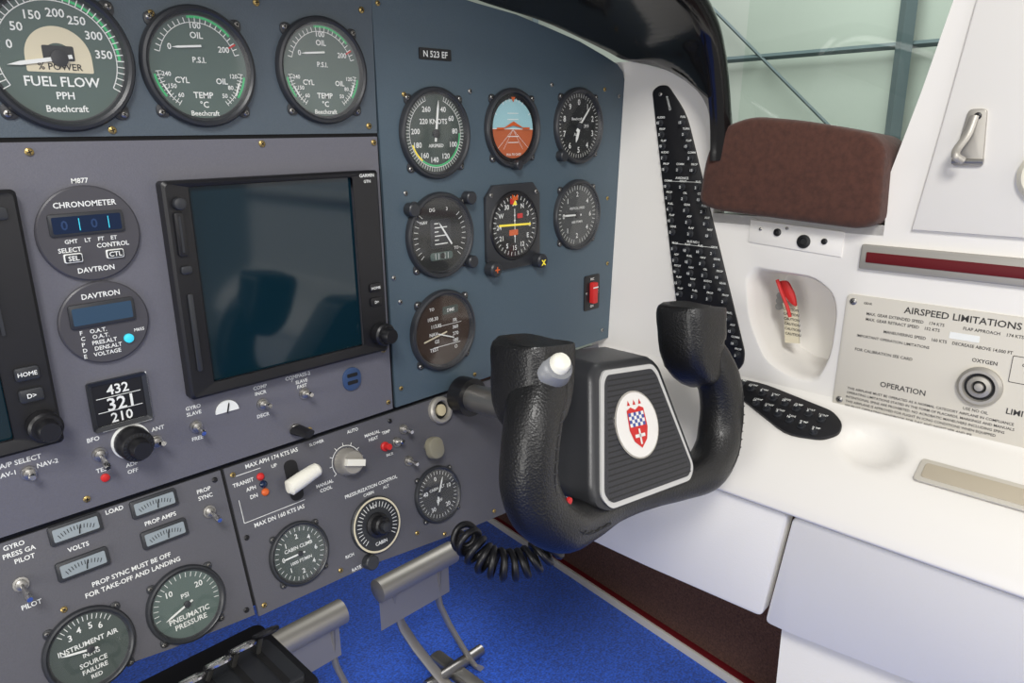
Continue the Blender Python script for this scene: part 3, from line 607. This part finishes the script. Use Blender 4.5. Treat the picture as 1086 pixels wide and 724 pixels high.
tt=lambda t,u,v,h,al='c',cond=1:g.text(t,u,v,h,1.75,TXTD,al,0,cond)
tt('GEAR',312,-166,2.2,'c');tt('AIRSPEED LIMITATIONS',345,-167,6,'l',1.05);tt('MAX. GEAR EXTENDED SPEED    174 KTS',312,-176,2.8,'l',.95);tt('FLAP APPROACH    174 KTS',396,-176,2.8,'l',.95);tt('MAX. GEAR RETRACT SPEED    152 KTS',312,-181.5,2.8,'l',.95)
tt('MANEUVERING SPEED    160 KTS    DECREASE ABOVE 14,000 FT',330,-191,2.8,'l',.95);tt('IMPORTANT OPERATION LIMITATIONS',306,-199,2.6,'l');tt('FOR CALIBRATION SEE CARD',306,-213,2.8,'l');tt('OXYGEN',417,-203,3.4);tt('USE NO OIL',417,-249,2.6)
tt('OPERATION',334,-243,5.2,'l',1.0);tt('LIMITATIONS',440,-243,5.2,'l',1.0)
for k in range(5): tt(['THIS AIRPLANE MUST BE OPERATED AS A NORMAL CATEGORY AIRPLANE IN COMPLIANCE','OPERATING LIMITATIONS STATED IN THE FORM OF PLACARDS, MARKINGS AND MANUALS','INTENTIONAL SPINS ARE PROHIBITED. NO ACROBATIC MANEUVERS INCLUDING SPINS','THIS AIRPLANE IS APPROVED FOR FLIGHT IN ICING CONDITIONS WHEN EQUIPPED','SEE PILOT OPERATING HANDBOOK FOR DAY AND NIGHT VFR AND IFR'][k],304,-254-k*4.6,2.4,'l',1.02)
g.rr(398,-184,24,6,.5,1.6,1.8,WHT)
g.ring(rrect(450,-205,26,24,1),rrect(450,-205,25,23,1),1.6,1.9,TXTD);g.text('GEAR',450,-200,2.8,1.8,TXTD);g.text('174',450,-206,2.8,1.8,TXTD)
for u,v in ((298,-166),(298,-268),(478,-166),(478,-270)): g.screw(u,v,1.6,3.4,STEEL)
g.build()
g=M('oxygen_outlet',W); g.lathe([(18,1.6),(18,5),(15.5,7.5),(13,7.5),(12,4),(10,4),(9.5,6),(6,7),(5.5,3),(4,3),(3.5,7),(0,7.5)],(417,-226),ALU,44);g.arc(417,-226,11,2.4,0,360,4.2,DARK);g.arc(417,-226,4.8,1.6,0,360,3.4,DARK);g.build()
g=M('accent_stripe_trim',W)
g.rr(650,-121,702,24,2,0,5,ALU,1.5);g.rr(652,-121,694,10,1,5,6,MAROON,.4);g.build()
g=M('headset_jack_plate',W)
g.poly([(180,-94),(280,-99),(280,-124),(180,-118)],0,1.5,WHITE,.5)
for u,v,r in ((212,-105,4),(241,-112,7),(222,-100,1.5),(193,-103,1.5),(262,-110,3)): g.lathe([(r,1.5),(r,3),(r*.6,3.4),(r*.5,1.8),(0,1.8)],(u,v),BLK if r>2 else STEEL,18)
g.build()
g=M('ash_tray_inlay',SL); g.rr(450,-36,122,26,4,0,1.5,mat('tray_frame',(205,200,188),.4,.2),.8);g.rr(450,-36,112,17,3,1.5,2.2,CARAMEL,.6);g.build()
g=M('coat_hook',W); g.poly(smoothpoly([(372,14),(386,14),(390,-34),(366,-34)],4,4),5,8,ALU,1);g.tube(catmull([(378,8,9),(376,-8,14),(372,-20,22),(373,-26,26),(378,-30,22)],16),[(2.5,3.5)]*16,ALU,10);g.screw(380,8,8,3,BLK);g.tube([(366,-30,8),(390,-30,8)],2.5,STEEL,10);g.build()
g=M('round_wall_knob',W); g.lathe([(24,5),(24,9),(20,13),(0,14)],(440,-40),mat('knob_ivory',(226,221,204),.4),36);g.build()
# ------------------------------------------------------------------ floor, bulkhead, hangar
g=M('floor',WORLD); g.poly([(-900,450),(900,450),(900,-1100),(-900,-1100)],-FLOOR-20,-FLOOR,BLUEC); g.build()
g=M('wall_front',WORLD); g.poly([(-900,450),(900,450),(900,470),(-900,470)],-FLOOR,60,DARK); g.build()
HW=mat('hangar_cladding',(150,160,150),.7,var=.08,bscale=1.2); HB=mat('hangar_steel_teal',(72,88,90),.6)
g=M('wall_hangar',WORLD)
g.poly([(3600,4000),(3700,4000),(3700,-3000),(3600,-3000)],-1500,3500,HW)
def beam(p0,p1,r): g.tube([p0,p1],r,HB,4,up=(1,0,0),sq=6)
beam((3520,580,-1500),(3520,580,3500),34);beam((3520,2700,-1500),(3520,2700,3500),26);beam((3540,-3000,335),(3540,4000,335),15);beam((3540,-3000,1500),(3540,4000,1500),14);beam((3530,640,-190),(3530,1700,760),8)
g.build()
g=M('hangar_floor',WORLD); g.poly([(910,5000),(6000,5000),(6000,-5000),(910,-5000)],-1520,-1500,mat('hangar_concrete',(170,170,165),.7)); g.build()
# ------------------------------------------------------------------ lights, world, camera
def area(name,loc,tgt,size,power,col=(1,1,1)):
    l=bpy.data.lights.new(name,'AREA'); l.size=size; l.energy=power; l.color=col
    o=bpy.data.objects.new(name,l); scene.collection.objects.link(o); o.location=loc
    o.rotation_euler=(Vector(tgt)-Vector(loc)).to_track_quat('-Z','Y').to_euler()
area('cabin_door_light',(-.5,-1.1,1.7),(.6,-.1,.4),.45,22,(1,.98,.95))
area('left_fill_light',(-1.3,-.55,.7),(.7,-.3,.3),.6,11,(1,.98,.94))  # added fill from the left, brightens the right side wall
area('hangar_light',(2.2,.5,2.6),(3.6,.8,.9),1.5,90)
area('aft_cabin_light',(.1,-2.0,1.1),(.5,0,.4),.9,9,(1,.97,.94))
wd=bpy.data.worlds.new('World'); scene.world=wd; wd.use_nodes=True; wd.node_tree.nodes['Background'].inputs[0].default_value=(.92,.91,.90,1); wd.node_tree.nodes['Background'].inputs[1].default_value=.37
cd=bpy.data.cameras.new('camera'); co=bpy.data.objects.new('camera',cd); scene.collection.objects.link(co)
cd.sensor_width=36; cd.lens=772/1086*36; cd.clip_start=.01
R3=Matrix(((.7013,.2052,-.6827),(-.7127,.1846,-.6766),(-.01286,.9611,.2758)))
co.matrix_world=Matrix.Translation((0,-.553,.72)) @ R3.to_4x4()
scene.camera=co
